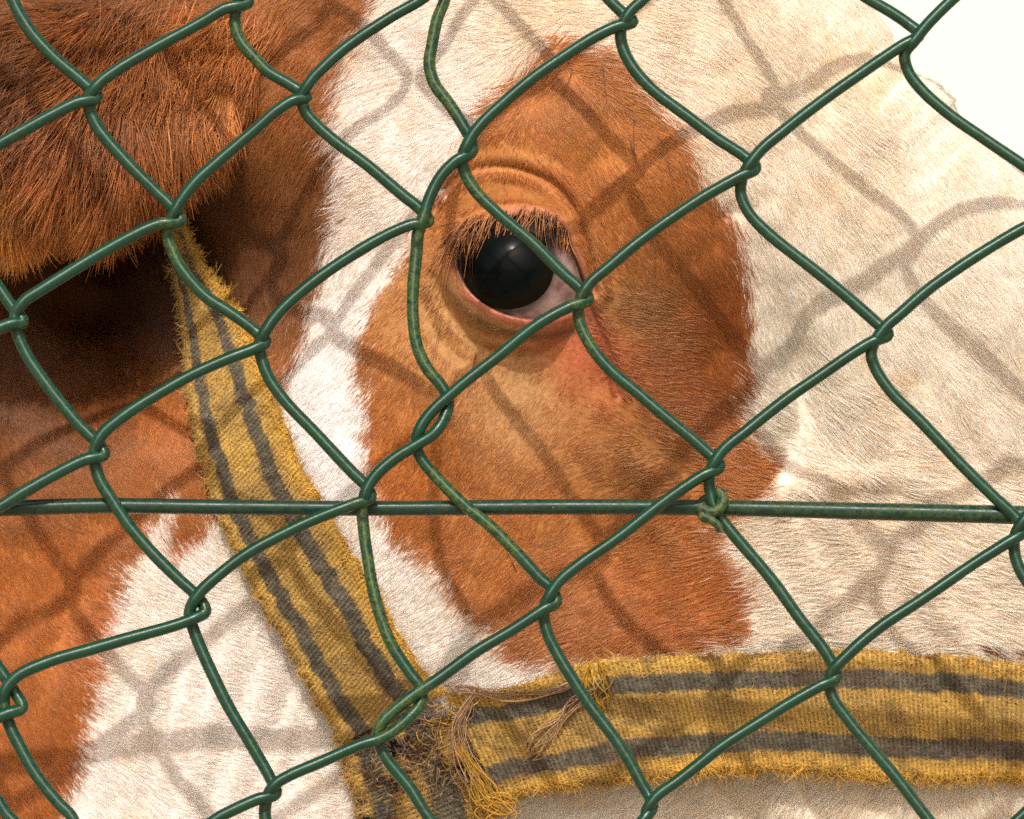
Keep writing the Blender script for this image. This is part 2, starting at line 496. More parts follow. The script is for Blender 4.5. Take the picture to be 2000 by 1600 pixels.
# ------------------------------------------------------------------ coat pattern
PATCH = smooth_closed([(1060, 92), (1095, 78), (1135, 88), (1180, 108), (1232, 152), (1290, 222), (1335, 292), (1388, 358), (1428, 430), (1452, 500), (1462, 580), (1468, 660),
    (1460, 740), (1434, 790), (1456, 850), (1494, 902), (1484, 945), (1455, 978), (1418, 1010), (1396, 1060), (1412, 1120), (1436, 1180), (1420, 1240),
    (1375, 1275), (1200, 1285), (1045, 1292), (985, 1262), (1000, 1232), (935, 1210), (900, 1170), (862, 1112), (812, 1082), (770, 1040), (740, 960),
    (716, 880), (718, 790), (706, 700), (706, 650), (722, 608), (762, 540), (800, 482), (822, 410), (880, 338), (915, 290), (945, 215), (985, 178), (1022, 122)], 4)
NECK = np.array([(745, -400), (742, 0), (692, 90), (658, 190), (650, 260), (672, 340), (656, 440), (636, 520), (602, 620), (580, 700), (552, 780), (485, 880), (418, 1000),
    (362, 1075), (318, 1098), (316, 1040), (335, 962), (302, 1000), (252, 1080), (222, 1150), (200, 1230), (176, 1330), (160, 1450), (128, 1565), (100, 1700), (0, 2200), (-1500, 2200), (-1500, -400)], float)
def idw(px, py, tab, p=3.0):
    tab = np.asarray(tab, float)
    w = 1.0 / (((px[..., None] - tab[:, 0]) ** 2 + (py[..., None] - tab[:, 1]) ** 2) / 1e4 + .15) ** (p / 2)
    return (w @ tab[:, 2:]) / w.sum(-1, keepdims=True)
BROWN = [(1020, 780, .58, .320, .130), (900, 640, .57, .290, .105), (1240, 600, .38, .165, .046), (1400, 600, .38, .118, .024), (1380, 760, .40, .130, .030), (1200, 280, .55, .225, .052), (1000, 300, .55, .225, .055),
         (800, 900, .53, .195, .042), (1100, 1050, .55, .220, .055), (1250, 900, .42, .180, .050), (500, 150, .50, .190, .050), (100, 1200, .55, .195, .042), (50, 1500, .48, .165, .034),
         (1140, 700, .58, .180, .065), (1020, 370, .54, .190, .050), (1330, 1200, .56, .215, .058), (350, 850, .56, .205, .046), (100, 600, .20, .066, .016), (240, 590, .10, .032, .009), (320, 500, .09, .03, .008), (200, 700, .20, .065, .016), (470, 425, .20, .066, .018), (1480, 920, .58, .230, .060)]  # darkest points paint shade into the ear hollow and the cavity beside it
WHITE = [(1480, 120, .86, .76, .61), (1300, 150, .85, .75, .61), (1100, 50, .82, .71, .56), (850, 200, .84, .77, .68), (1800, 550, .86, .79, .67), (1650, 350, .86, .77, .63), (300, 1400, .83, .77, .69),
         (1650, 1000, .87, .78, .65), (640, 900, .84, .80, .75), (900, 1260, .84, .78, .69), (1470, 560, .80, .73, .61), (1650, 1560, .84, .76, .63), (1520, 640, .73, .67, .55)]
def coat(px, py, jitter=7.0, r=None):
    """the coat's own colour: brown patches on cream-white"""
    jx = jitter * vnoise(px, py, 16, 3) + jitter * 1.6 * vnoise(px, py, 48, 4)
    sd = np.minimum(sdist(px, py, PATCH), sdist(px, py, NECK)) + jx
    if r is not None: sd = sd + r * 13
    f = sstep(7, -7, sd)[..., None]
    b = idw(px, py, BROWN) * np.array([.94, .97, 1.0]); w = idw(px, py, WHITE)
    bl = vnoise(px, py, 26, 5) * .05 + vnoise(px, py, 75, 6) * .05
    b = b * (1 + bl)[..., None]
    yl = sstep(.1, .9, vnoise(px, py, 90, 7) * .7 + vnoise(px, py, 30, 0) * .4)[..., None]
    w = w * np.array([.975, 1.0, 1.075]) * (1 - yl * np.array([.03, .07, .15]))
    c = b * f + w * (1 - f)
    rd = .75 * np.exp(-(((px - 1128) * .8 + (py - 690) * .6) / 62) ** 2 - ((-(px - 1128) * .6 + (py - 690) * .8) / 34) ** 2)[..., None]
    c = c * (1 - rd) + np.array([.60, .165, .075]) * rd
    sp = np.minimum(sdist(px, py, SPOT1), sdist(px, py, SPOT2))
    c = np.where((sp < 0)[..., None], np.array([.30, .12, .07]), c)
    return c, f[..., 0]

# ------------------------------------------------------------------ cow: head mesh
cow = thing("cow", "brown and white cow with one dark eye showing, close behind the green fence", "cow", (0.05, 0.10, 0))
def axis(lo, hi, mid, fine, coarse, w):
    out = [lo]
    while out[-1] < hi:
        out.append(out[-1] + (fine if abs(out[-1] - mid) < w else coarse))
    return np.array(out)
et = (EYE - O0) @ ET; es = (EYE - O0) @ EN - RR + SG0
TT = axis(-1900, 2100, et, 3.0, 10.0, 190)
SS = axis(-SG0, 2800, es, 3.0, 10.0, 190)
gt, gs = np.meshgrid(TT, SS, indexing='ij')
hx, hy, hd = surf(gs, gt)
hv = P3(hx, hy, hd)
nt_, ns_ = hd.shape
# close the head behind: a skirt that runs back and meets in a rounded cap
b_idx = np.r_[np.arange(ns_), np.arange(1, nt_) * ns_ + ns_ - 1, (nt_ - 1) * ns_ + np.arange(ns_ - 2, -1, -1), np.arange(nt_ - 2, 0, -1) * ns_]
V = hv.reshape(-1, 3); rim = V[b_idx]; cen = rim.mean(0)
rings = []
for q in (.35, .7, .9):
    r_ = cen + (rim - cen) * math.sqrt(1 - q * q * .9)
    r_[:, 1] = rim[:, 1] * (1 - q) + (rim[:, 1].max() + .16) * q
    rings.append(r_)
nb = len(b_idx)
allv = np.vstack([V] + rings + [np.array([[cen[0], rim[:, 1].max() + .18, cen[2]]])])
fc = grid_faces(nt_, ns_)
ids = [b_idx] + [len(V) + i * nb + np.arange(nb) for i in range(3)]
sk = []
for a, b in zip(ids[:-1], ids[1:]):
    sk.append(np.stack([a, b, np.roll(b, -1), np.roll(a, -1)], -1))
last = ids[-1]; tip = len(allv) - 1
sk.append(np.stack([last, np.full(nb, tip), np.full(nb, tip), np.roll(last, -1)], -1))
quads = np.vstack([fc] + sk[:-1])
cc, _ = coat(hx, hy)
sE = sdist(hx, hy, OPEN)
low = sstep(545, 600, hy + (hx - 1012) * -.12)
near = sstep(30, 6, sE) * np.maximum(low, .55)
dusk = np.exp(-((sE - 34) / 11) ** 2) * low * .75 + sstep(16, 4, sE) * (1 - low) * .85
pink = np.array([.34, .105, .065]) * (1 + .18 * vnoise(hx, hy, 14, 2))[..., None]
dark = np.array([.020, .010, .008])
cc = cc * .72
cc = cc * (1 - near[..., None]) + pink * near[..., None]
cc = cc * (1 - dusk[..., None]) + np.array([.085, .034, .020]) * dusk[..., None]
tr_ = np.exp(-(seg_dist(hx, hy, TEAR) / 13) ** 2) * .6
cc = cc * (1 - tr_[..., None]) + np.array([.26, .07, .045]) * tr_[..., None]
ins = sstep(7, -5, sE)[..., None]
cc = cc * (1 - ins) + dark * ins
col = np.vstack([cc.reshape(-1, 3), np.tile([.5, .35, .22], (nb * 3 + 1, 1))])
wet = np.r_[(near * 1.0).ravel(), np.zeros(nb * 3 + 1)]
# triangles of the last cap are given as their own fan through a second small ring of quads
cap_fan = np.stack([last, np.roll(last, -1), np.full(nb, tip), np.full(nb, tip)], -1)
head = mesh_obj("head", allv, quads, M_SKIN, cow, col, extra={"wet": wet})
import bmesh
bm = bmesh.new(); bm.from_mesh(head.data); bm.verts.ensure_lookup_table()
for i in range(nb):
    try: bm.faces.new((bm.verts[int(last[i])], bm.verts[int(tip)], bm.verts[int(last[(i + 1) % nb])])).smooth = True
    except ValueError: pass
bm.to_mesh(head.data); bm.free()

# ------------------------------------------------------------------ cow: coat hair
FLOW = [(850, 100, -1, .25), (750, 250, -1, .35), (700, 400, -.9, .5), (650, 700, -.7, .7), (620, 880, -.6, .8), (1000, 60, -.9, -.1), (940, 200, -.9, .3), (1040, 110, -.3, .6),
        (1150, 60, .9, .1), (1250, 120, 1, .35), (1330, 200, .8, .6), (1450, 150, .7, .75), (1650, 150, .6, .8), (1550, 400, .45, .9), (1800, 400, .5, .85),
        (1900, 700, .5, .8), (1650, 600, .4, .9), (1500, 560, .2, 1), (1100, 240, .35, .9), (960, 300, -.3, .9), (1300, 350, .5, .9), (1400, 500, .35, 1), (1250, 480, .4, .9),
        (1000, 360, .1, 1), (1090, 390, .5, .8), (880, 430, -.6, .8), (860, 560, -.7, .7),
        (1250, 620, .95, .3), (1300, 720, .95, .15), (1400, 720, .6, .75), (1350, 850, .85, .1), (1430, 850, .7, .5), (1480, 920, 1, .25), (1230, 760, .8, .5),
        (1050, 760, -.4, .9), (1000, 1000, -.55, .85), (1200, 950, -.75, .6), (1100, 1100, -.8, .6), (1250, 1120, -.85, .5), (1200, 1230, -.9, .42), (1320, 1230, -.95, .3),
        (1430, 1180, 1, -.3), (1460, 1060, 1, -.2), (1600, 1060, 1, -.25), (1800, 1000, .9, .35), (1900, 1150, .95, .25), (1700, 1200, 1, -.1), (1550, 1230, 1, -.1), (1540, 980, .95, .3),
        (1650, 850, .65, .75), (1750, 930, .9, .25), (800, 800, -.4, .9), (780, 950, -.5, .85), (900, 1100, -.6, .8), (850, 1270, -.8, .6), (960, 1280, -.85, .5),
        (300, 1300, 1, .25), (500, 1450, 1, .2), (250, 1200, .9, .35), (560, 1250, .9, .3), (100, 1100, .4, .9), (50, 1400, .3, .95), (330, 900, .3, .95), (150, 1500, .7, .6),
        (550, 100, -.5, .85), (600, 300, -.35, .95), (480, 250, -.45, .9), (550, 500, -.1, 1), (500, 650, -.2, 1), (700, 0, -.7, .7), (440, 60, -.5, .9),
        (1300, 1580, -.8, .5), (1000, 1590, -.8, .4), (1600, 1570, -.6, .75), (1720, 1570, -.45, .9), (1850, 1570, .1, 1), (1960, 1570, .5, .9), (2050, 400, .5, .85)]
LEN = [(850, 150, 46), (1300, 150, 66), (1600, 300, 62), (1900, 600, 60), (1600, 950, 78), (1750, 1150, 80), (1500, 1250, 66), (1450, 900, 56), (1400, 600, 42), (1150, 300, 36), (1020, 370, 20),
       (900, 600, 24), (1050, 800, 28), (1000, 1000, 34), (1200, 1230, 50), (800, 900, 34), (650, 800, 40), (300, 1400, 38), (100, 1200, 40), (550, 150, 64), (450, 350, 80), (1150, 680, 18), (1250, 650, 34), (1080, 80, 60), (1700, 1580, 80), (1850, 185, 26), (1900, 290, 40), (1740, 70, 40)]

def grow(sg, t, npt, lift, flow_tab, len_tab, width, surf_f, curl=.25, lenmul=1.0, tipdown=1.0, shag=1.0):
    N = len(sg)
    px, py, d = surf_f(sg, t)
    e = 2.5
    # local frame on the surface
    x1, y1, d1 = surf_f(sg + e, t); x2, y2, d2 = surf_f(sg, t + e)
    p0 = P3(px, py, d)
    a = P3(x1, y1, d1) - p0; b = P3(x2, y2, d2) - p0
    nrm = np.cross(a, b); nrm /= np.linalg.norm(nrm, axis=1, keepdims=True) + 1e-12
    nrm[nrm[:, 1] > 0] *= 1
    fl = idw(px, py, flow_tab, 4.0)
    ft = np.asarray(flow_tab, float); fa = np.arctan2(ft[:, 3], ft[:, 2])
    ax2 = idw(px, py, np.c_[ft[:, :2], np.cos(2 * fa), np.sin(2 * fa)], 4.0)
    ang = .5 * np.arctan2(ax2[:, 1], ax2[:, 0])
    dot = np.cos(ang) * fl[:, 0] + np.sin(ang) * fl[:, 1]
    ang = ang + np.where(dot + rng.normal(0, .5, N) < 0, math.pi, 0)
    cl = vnoise(px, py, 26, 1) * .24 * shag + vnoise(px, py, 12, 3) * .15 * shag + vnoise(px, py, 80, 5) * .22
    ang = ang + cl + rng.normal(0, .13, N)
    dx, dz = np.cos(ang), -np.sin(ang)
    w = np.stack([dx, np.zeros(N), dz], -1)
    # towards the viewer's side the normal points to -y
    nrm = np.where((nrm @ np.array([0, -1.0, 0]))[:, None] < -.35, -nrm, nrm)
    tg = w - (w * nrm).sum(1, keepdims=True) * nrm
    tg /= np.linalg.norm(tg, axis=1, keepdims=True) + 1e-9
    L = idw(px, py, len_tab, 4.0)[:, 0] * rng.uniform(.6, 1.25, N) * lenmul * K
    L = L * (1 + .25 * shag * vnoise(px, py, 18, 6))
    side = np.cross(nrm, tg)
    cu = (vnoise(px, py, 30, 7) * .5 + rng.normal(0, .3, N)) * curl
    u = np.linspace(0, 1, npt)
    lf = lift * (1 + .45 * shag * vnoise(px, py, 15, 4)) * rng.uniform(.6, 1.4, N)
    pts = (p0[:, None, :] - nrm[:, None, :] * K * 1.5 + tg[:, None, :] * (L[:, None] * u)[..., None]
           + nrm[:, None, :] * ((L * lf)[:, None] * (u - .62 * tipdown * u * u))[..., None]
           + side[:, None, :] * ((L * cu)[:, None] * u * u)[..., None])
    rad = width * K * (1 - .75 * u[None, :] ** 1.5) * rng.uniform(.7, 1.25, N)[:, None]
    return pts, rad, px, py

def hair_col(c, N, var=.16):
    m = np.exp(rng.normal(0, var, N))
    hue = rng.normal(0, .05, N)
    return np.clip(c * m[:, None] * np.stack([1 + hue * 0, 1 + hue, 1 + hue * 1.6], -1), .003, .9)

NH = 880000
t_ = rng.uniform(-1750, 1800, NH * 2); s_ = rng.uniform(-60, 2800, NH * 2)
px, py, _ = (lambda q: (q[0], q[1], None))(((O0[0] + ET[0] * t_ + EN[0] * (s_ - 97)), (O0[1] + ET[1] * t_ + EN[1] * (s_ - 97))))
keep = (px > -310) & (px < 2280) & (py > -240) & (py < 1840)
t_, s_, px, py = t_[keep], s_[keep], px[keep], py[keep]
sd = sdist(px, py, OPEN)
keep = sd > 14
lowlid = (sd < 36) & (py > 520) & (rng.random(len(sd)) < .8)
keep &= ~lowlid
t_, s_ = t_[keep], s_[keep]
pts, rad, px, py = grow(s_, t_, 5, .20, FLOW, LEN, .84, surf, lenmul=.74, shag=.38)
N = len(px)
# hair on the lids is short and lies flat
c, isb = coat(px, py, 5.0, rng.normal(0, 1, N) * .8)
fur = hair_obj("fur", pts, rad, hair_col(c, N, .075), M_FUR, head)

# a few long tactile hairs above the eye and below it
def long_hairs(roots, name, mat, parent, col):
    ps, rs = [], []
    for (x, y, dx, dy, L, lift) in roots:
        d0 = float(depth(np.array([x]), np.array([y]))[0])
        u = np.linspace(0, 1, 9)
        bend = rng.normal(0, .12)
        X = x + dx * L * u + bend * L * u * u * -dy; Y = y + dy * L * u + bend * L * u * u * dx
        ps.append(P3(X, Y, d0 - lift * L * (u - .35 * u * u)))
        rs.append(1.1 * K * (1 - .8 * u))
    return hair_obj(name, np.array(ps), np.array(rs), np.tile(col, (len(ps), 1)) * rng.uniform(.6, 1.3, (len(ps), 1)), mat, parent)
rt = [(1175, 108, .1, 1, 95, .5), (1240, 215, -.1, 1, 120, .4), (1228, 260, .15, 1, 110, .3), (1280, 430, -.05, 1, 100, .4), (1120, 130, -.3, .9, 70, .5), (1300, 300, .3, .95, 90, .5),
      (860, 640, -.3, .95, 60, .5), (930, 690, -.2, 1, 70, .5), (1010, 1120, -.35, -.9, 70, .6), (1045, 1140, -.4, -.9, 60, .6)]
long_hairs(rt, "whisker", M_LASH, head, np.array([.12, .045, .02]))

# eyelashes: along the upper lid, sweeping down and to the outer side
lash_line = resample([(884, 466), (905, 440), (945, 422), (1000, 415), (1055, 415), (1092, 436), (1114, 480)], 400)
NL = 210
k = (rng.random(NL) ** 1.25 * 399).astype(int)
bx = lash_line[k, 0] + rng.normal(0, 3, NL); by = lash_line[k, 1] + rng.normal(-3, 5, NL)
ux = (k / 399.0)
L = (135 - 92 * ux) * rng.uniform(.4, 1.1, NL)
ang = R(128) - R(36) * ux + rng.normal(0, .24, NL) + vnoise(bx * 3, by, 16, 2) * .34
u = np.linspace(0, 1, 9)[None, :]
bd = np.minimum(depth(bx, by), globe_depth(bx, by, EYE_R + 15))
out_ = L[:, None] * (.62 * u - .35 * u * u)
cv = rng.normal(-.12, .1, NL)[:, None] * L[:, None] * u * u
LX = bx[:, None] + np.cos(ang)[:, None] * L[:, None] * u - np.sin(ang)[:, None] * cv
LY = by[:, None] + np.sin(ang)[:, None] * L[:, None] * u + np.cos(ang)[:, None] * cv
LD = bd[:, None] - 4 - out_
LD = np.minimum(LD, globe_depth(LX, LY, EYE_R + 4))
lc = np.where((rng.random(NL) < .42)[:, None], np.array([[.09, .032, .012]]), np.array([[.46, .18, .05]])) * rng.uniform(.6, 1.3, (NL, 1))
hair_obj("eyelashes", P3(LX, LY, LD), 0.85 * K * (1 - .75 * np.repeat(u, NL, 0)), lc, M_LASH, head)

# ------------------------------------------------------------------ cow: eye
def eyeball():
    nu, nv = 64, 96
    c = P3(EYE[0], EYE[1], EYE_D)
    rad = EYE_R * K * (1 + EYE_D / D)
    th = np.linspace(0, math.pi, nu)[:, None]; ph = np.linspace(0, 2 * math.pi, nv, endpoint=False)[None]
    ax = np.array([-.165, -1, .085]); ax /= np.linalg.norm(ax)
    e1 = np.cross(ax, [0, 0, 1]); e1 /= np.linalg.norm(e1); e2 = np.cross(e1, ax)
    def sph(th, ph, r):
        return c + r * (np.cos(th)[..., None] * ax + (np.sin(th) * np.cos(ph))[..., None] * e1 + (np.sin(th) * np.sin(ph))[..., None] * e2)
    v = sph(th + 0 * ph, ph + 0 * th, rad)
    vx = (v[..., 0] - c[0]) / rad
    pig_shade = np.clip(sstep(-.05, -.32, vx) + np.exp(-((th + 0 * ph - .61) / .07) ** 2) * .9 + sstep(.12, .42, (v[..., 2] - c[2]) / rad) * .9, 0, 1)  # last term paints the shade under the upper lid
    eye = mesh_obj("eye", v.reshape(-1, 3), grid_faces(nu, nv, True), M_SCLERA, cow, extra={"pig_shade": pig_shade.ravel()})
    # dark iris and pupil as a cap bulging a little from the globe
    amax = 0.60
    q = np.linspace(0, 1, 40)[:, None]
    th = amax * q * (1 + .06 * np.cos(2 * ph)); bulge = rad * (1.004 + .06 * (1 - q ** 2))
    ctr = c
    v = ctr + (bulge + 0 * ph)[..., None] * (np.cos(th)[..., None] * ax + (np.sin(th) * np.cos(ph))[..., None] * e1 + (np.sin(th) * np.sin(ph))[..., None] * e2)
    mesh_obj("iris", v.reshape(-1, 3), grid_faces(40, nv, True), M_IRIS, eye, extra={"rim": np.repeat(q.ravel(), nv)})
eyeball()

# ------------------------------------------------------------------ cow: ear with its long hair
EAR_C = spline([(520, 90), (430, 150), (330, 190), (200, 195), (60, 225), (-120, 280), (-300, 345)], 20)
EAR_W = np.interp(np.linspace(0, 1, len(EAR_C)), [0, .12, .3, .5, .75, .92, 1], [60, 120, 178, 200, 195, 120, 12])
EAR_D = np.interp(np.linspace(0, 1, len(EAR_C)), [0, .15, .4, 1], [455, 380, 270, 220])
def ear_surf(a, b):
    """a along the ear 0..1, b across -1 (upper edge) .. 1 (lower edge)"""
    f = np.clip(a, 0, 1) * (len(EAR_C) - 1)
    xs = np.interp(f, np.arange(len(EAR_C)), EAR_C[:, 0]); ys = np.interp(f, np.arange(len(EAR_C)), EAR_C[:, 1])
    w = np.interp(f, np.arange(len(EAR_C)), EAR_W); dd = np.interp(f, np.arange(len(EAR_C)), EAR_D)
    x = xs + b * w * .06; y = ys + b * w
    return x, y, dd + 95 * (b * b) ** 1.3 + 8 * vnoise(x, y, 70, 3)
a_ = np.linspace(0, 1, 70); b_ = np.linspace(-1, 1, 40)
ga, gb = np.meshgrid(a_, b_, indexing='ij')
ex, ey, ed = ear_surf(ga, gb)
fr = P3(ex, ey, ed); bk = P3(ex, ey, ed + 26 * (1 - gb ** 4) + 3)
ring = np.concatenate([fr, bk[:, ::-1]], 1)
nE = len(a_); mE = ring.shape[1]
vs = np.vstack([ring.reshape(-1, 3), ring[0].mean(0)[None], ring[-1].mean(0)[None]])
ear = mesh_obj("ear", vs, grid_faces(nE, mE, True), M_SKIN, cow, np.tile([.16, .05, .02], (len(vs), 1)), extra={"wet": np.zeros(len(vs))})
EFLOW = [(420, 60, -.6, .8), (330, 100, -.55, .85), (200, 60, -.75, .65), (60, 60, -.8, .6), (-100, 60, -.8, .6), (350, 220, .0, 1), (250, 250, -.2, 1), (150, 250, -.4, .9), (0, 250, -.5, .85),
         (320, 350, .25, 1), (200, 380, .05, 1), (60, 380, -.15, 1), (-80, 380, -.3, 1), (-200, 200, -.7, .7)]
ELEN = [(400, 60, 100), (200, 50, 150), (0, 100, 165), (200, 250, 175), (320, 340, 120), (100, 370, 125), (-60, 400, 130), (-100, 300, 165)]
NE_ = 80000
aa = rng.uniform(.02, .93, NE_); bb = rng.uniform(-.97, .98, NE_)
def ear_hair(aa, bb):
    def sf(s, t): return ear_surf(t / 1000.0, s / 200.0)
    return grow(bb * 200, aa * 1000, 8, .42, EFLOW, ELEN, 1.0, sf, curl=.3, tipdown=.9)
pts, rad, ex, ey = ear_hair(aa, bb)
ECOL = [(60, 60, .20, .078, .030), (250, 60, .32, .125, .045), (400, 80, .50, .200, .065), (100, 220, .27, .095, .032), (330, 250, .36, .130, .042), (30, 395, 1.0, .50, .17), (-60, 420, 1.0, .50, .17), (110, 410, .70, .31, .10), (420, 170, .62, .27, .09), (250, 400, .30, .105, .030), (-100, 300, .3, .1, .03)]  # sunlit patch at lower left and cast shade above it painted into these colours
eth = np.arctan2(ey + 150, ex - 480); er = np.hypot(ey + 150, ex - 480)
c = idw(ex, ey, ECOL) * np.array([.78, .70, .58]) * (1 + .48 * vnoise(eth * 420, er * .22, 24, 2) + .25 * vnoise(eth * 420, er * .15, 70, 6))[:, None]
c = np.clip(c, .012, .8)
hair_obj("ear_hair", pts, rad, hair_col(c, len(ex), .28), M_EARFUR, ear)

# ------------------------------------------------------------------ halter
halter = thing("halter", "frayed ochre webbing halter with grey stripes around the cow's cheek and nose", "halter", (0.0, 0.06, 1.0))
OCH = np.array([.31, .195, .062]); OCH2 = np.array([.42, .255, .055]); GREY = np.array([.088, .075, .055]); DIRT = np.array([.085, .052, .032])
def strap(name, left, right, off, thick, stripes, dirt, rib_dir, nu=None, seed=0, fringe=(1., 1.), fuzz=14000, bright=(1., 1.), ends=(0, 0)):
    n = nu or 260
    A = resample(left, n); B = resample(right, n)
    nv = 70
    v = np.linspace(0, 1, nv)
    # the edges are worn and uneven
    wid = np.linalg.norm(B - A, axis=1)
    along = np.r_[0, np.cumsum(np.linalg.norm(np.diff((A + B) / 2, axis=0), axis=1))]
    ju = np.arange(n)
    eA = (vnoise(along, 0 * along, 22, seed) * 4 + vnoise(along, 0 * along, 7, seed + 1) * 3) / wid
    eB = (vnoise(along, 0 * along, 22, seed + 2) * 4 + vnoise(along, 0 * along, 7, seed + 3) * 3) / wid
    vv = v[None] * (1 + eB[:, None] - eA[:, None]) + eA[:, None]
    px = A[:, None, 0] * (1 - vv) + B[:, None, 0] * vv; py = A[:, None, 1] * (1 - vv) + B[:, None, 1] * vv
    offs = np.interp(np.linspace(0, 1, n), np.linspace(0, 1, len(off)), off)
    mid = base_depth((A[:, 0] + B[:, 0]) / 2, (A[:, 1] + B[:, 1]) / 2)
    bd = .5 * base_depth(px, py) + .5 * (base_depth(A[:, 0], A[:, 1])[:, None] * (1 - v) + base_depth(B[:, 0], B[:, 1])[:, None] * v)
    al = along[:, None] + 0 * v
    ac = vv * wid[:, None]
    rib = np.sin(2 * math.pi * (al * rib_dir[0] + ac * rib_dir[1]) / 9.0)
    fine = np.sin(2 * math.pi * ac / 6.5 + .8 * rib)
    d = bd - offs[:, None] - 5 * (1 - (2 * v[None] - 1) ** 4) + 2.4 * rib + 1.0 * fine + 3.0 * vnoise(al, ac, 60, seed) + 1.5 * vnoise(al, ac, 12, seed + 4)
    edge = np.minimum(v, 1 - v)[None]
    d = d + 8 * sstep(.05, 0, edge) - 3 * np.exp(-((edge - .07) / .04) ** 2)
    # colour
    col = np.ones((n, nv, 1)) * OCH
    yl = sstep(-.5, .7, vnoise(al, ac, 45, seed + 2) + .35 * vnoise(al, ac, 9, seed + 3))[..., None]
    col = col * (1 - yl * .5) + OCH2 * yl * .5
    eg = np.maximum(sstep(.2, .04, v) * bright[0], sstep(.8, .96, v) * bright[1])[None, :, None]
    col = col * (1 - eg * .8) + np.array([.46, .265, .042]) * eg * .8
    wob = 0.006 * vnoise(al, ac * 0, 30, seed + 5) + .006 * vnoise(al, ac, 5, seed + 6)
    for (a, b) in stripes:
        g = (sstep(a - .012, a + .012, v[None] + wob) * sstep(b + .012, b - .012, v[None] + wob))[..., None]
        gc = GREY * (1 + .35 * vnoise(al, ac, 8, seed + 1) + .2 * vnoise(al, ac, 40, seed + 2))[..., None]
        col = col * (1 - g) + gc * g
    dn = dirt * sstep(.05, .75, vnoise(al, ac, 55, seed + 7) + .6 * vnoise(al, ac, 17, seed) + .35 * vnoise(al, ac, 6, seed + 2))[..., None]
    col = col * (1 - dn) + DIRT * (.8 + .3 * vnoise(al, ac, 10, seed))[..., None] * dn
    col = np.clip(col * (1 - .26 * rib - .12 * fine)[..., None], .01, .9)  # weave grooves carry painted shade so that the relief shows
    fr = P3(px, py, d)
    bk = P3(px, py, d * 0 + bd - offs[:, None] + thick)
    ring = np.concatenate([fr, bk[:, ::-1]], 1); rc = np.concatenate([col, col[:, ::-1] * .8], 1)
    m = ring.shape[1]
    vs = np.vstack([ring.reshape(-1, 3)]); cs = rc.reshape(-1, 3)
    faces = [grid_faces(n, m, True)]
    for row in (0, n - 1):            # close the two ends
        j = np.arange(nv - 1)
        faces.append(np.stack([row * m + j, row * m + j + 1, row * m + (m - 2 - j), row * m + (m - 1 - j)], -1))
    o = mesh_obj(name, vs, np.vstack(faces), M_WEB, halter, cs)
    # worn nap all over, and a thicker frayed fringe on the edges
    def nap(N, vs_, Lr, lift, rad, curl, mul, out_dir=None):
        ui = rng.uniform(0, n - 1.001, N); vi = vs_ * (nv - 1.001)
        i = ui.astype(int); j = np.clip(vi.astype(int), 0, nv - 2); fu = (ui - i)[:, None]; fv = (vi - j)[:, None]
        def bil(G): return (G[i, j] * (1 - fu) + G[i + 1, j] * fu) * (1 - fv) + (G[i, j + 1] * (1 - fu) + G[i + 1, j + 1] * fu) * fv
        p = bil(fr); cc = bil(col)
        L = rng.uniform(*Lr, N) * K
        th = rng.uniform(0, 2 * math.pi, N)
        if out_dir is not None:
            acr = fr[i, nv - 1] - fr[i, 0]; acr /= np.linalg.norm(acr, axis=1, keepdims=True)
            tb = np.arctan2(acr[:, 2], acr[:, 0]) + np.where(out_dir < 0, math.pi, 0)
            th = tb + rng.normal(0, .9, N)
        dr = np.stack([np.cos(th), np.zeros(N), np.sin(th)], -1)
        sd_ = np.stack([-np.sin(th), np.zeros(N), np.cos(th)], -1)
        u = np.linspace(0, 1, 7)
        lf = rng.uniform(.1, 1, N) * lift; cu = rng.normal(0, curl, N)
        ph = rng.uniform(0, 6.28, N)
        pts = (p[:, None] + dr[:, None] * (L[:, None] * u)[..., None] + sd_[:, None] * (L[:, None] * (cu[:, None] * u * u + .10 * np.sin(u * 7 + ph[:, None]) * u))[..., None]
               + np.array([0, -1.0, 0]) * ((L * lf)[:, None] * (u - .8 * u * u))[..., None])
        return pts, rad * K * (1 - .5 * u)[None] * np.ones((N, 1)), np.clip(cc * mul * rng.uniform(.65, 1.45, (N, 1)), .01, .85)
    parts = [nap(fuzz, rng.uniform(0.01, .99, fuzz), (5, 13), .3, .65, .7, 1.05)]
    nf = int(fuzz * .27)
    for sgn, amt in ((-1, fringe[0]), (1, fringe[1])):
        k = int(nf * amt)
        if k:
            vs_ = np.abs(rng.normal(0, .045, k)); vs_ = np.clip(vs_, 0, .16)
            parts.append(nap(k, vs_ if sgn < 0 else 1 - vs_, (4, 11), .45, .85, 1.8, 1.1, sgn))
    hair_obj("fringe", np.concatenate([q[0] for q in parts]), np.concatenate([q[1] for q in parts]), np.concatenate([q[2] for q in parts]), M_FIBRE, o)
    return o
strap("chin_strap", [(655, 1425), (672, 1480), (688, 1540), (705, 1620), (735, 1780)], [(880, 1400), (905, 1460), (938, 1525), (962, 1600), (1010, 1780)], [34, 34], 16,
      [(.12, .3), (.58, .82)], 1.35, (1.0, .3), 150, 3, (.6, 1.1), 9000, (.1, .4))
strap("cheek_strap", [(312, 330), (322, 420), (340, 540), (352, 650), (372, 830), (420, 990), (482, 1130), (560, 1270), (612, 1365), (668, 1452)],
      [(322, 300), (355, 430), (402, 520), (470, 622), (522, 740), (565, 855), (640, 1000), (722, 1135), (792, 1260), (868, 1352)], [30, 34, 42, 46, 52], 16,
      [(.13, .275), (.60, .765)], .30, (1.0, .45), 420, 1, (.35, 1.), 7500, (.15, 1.))
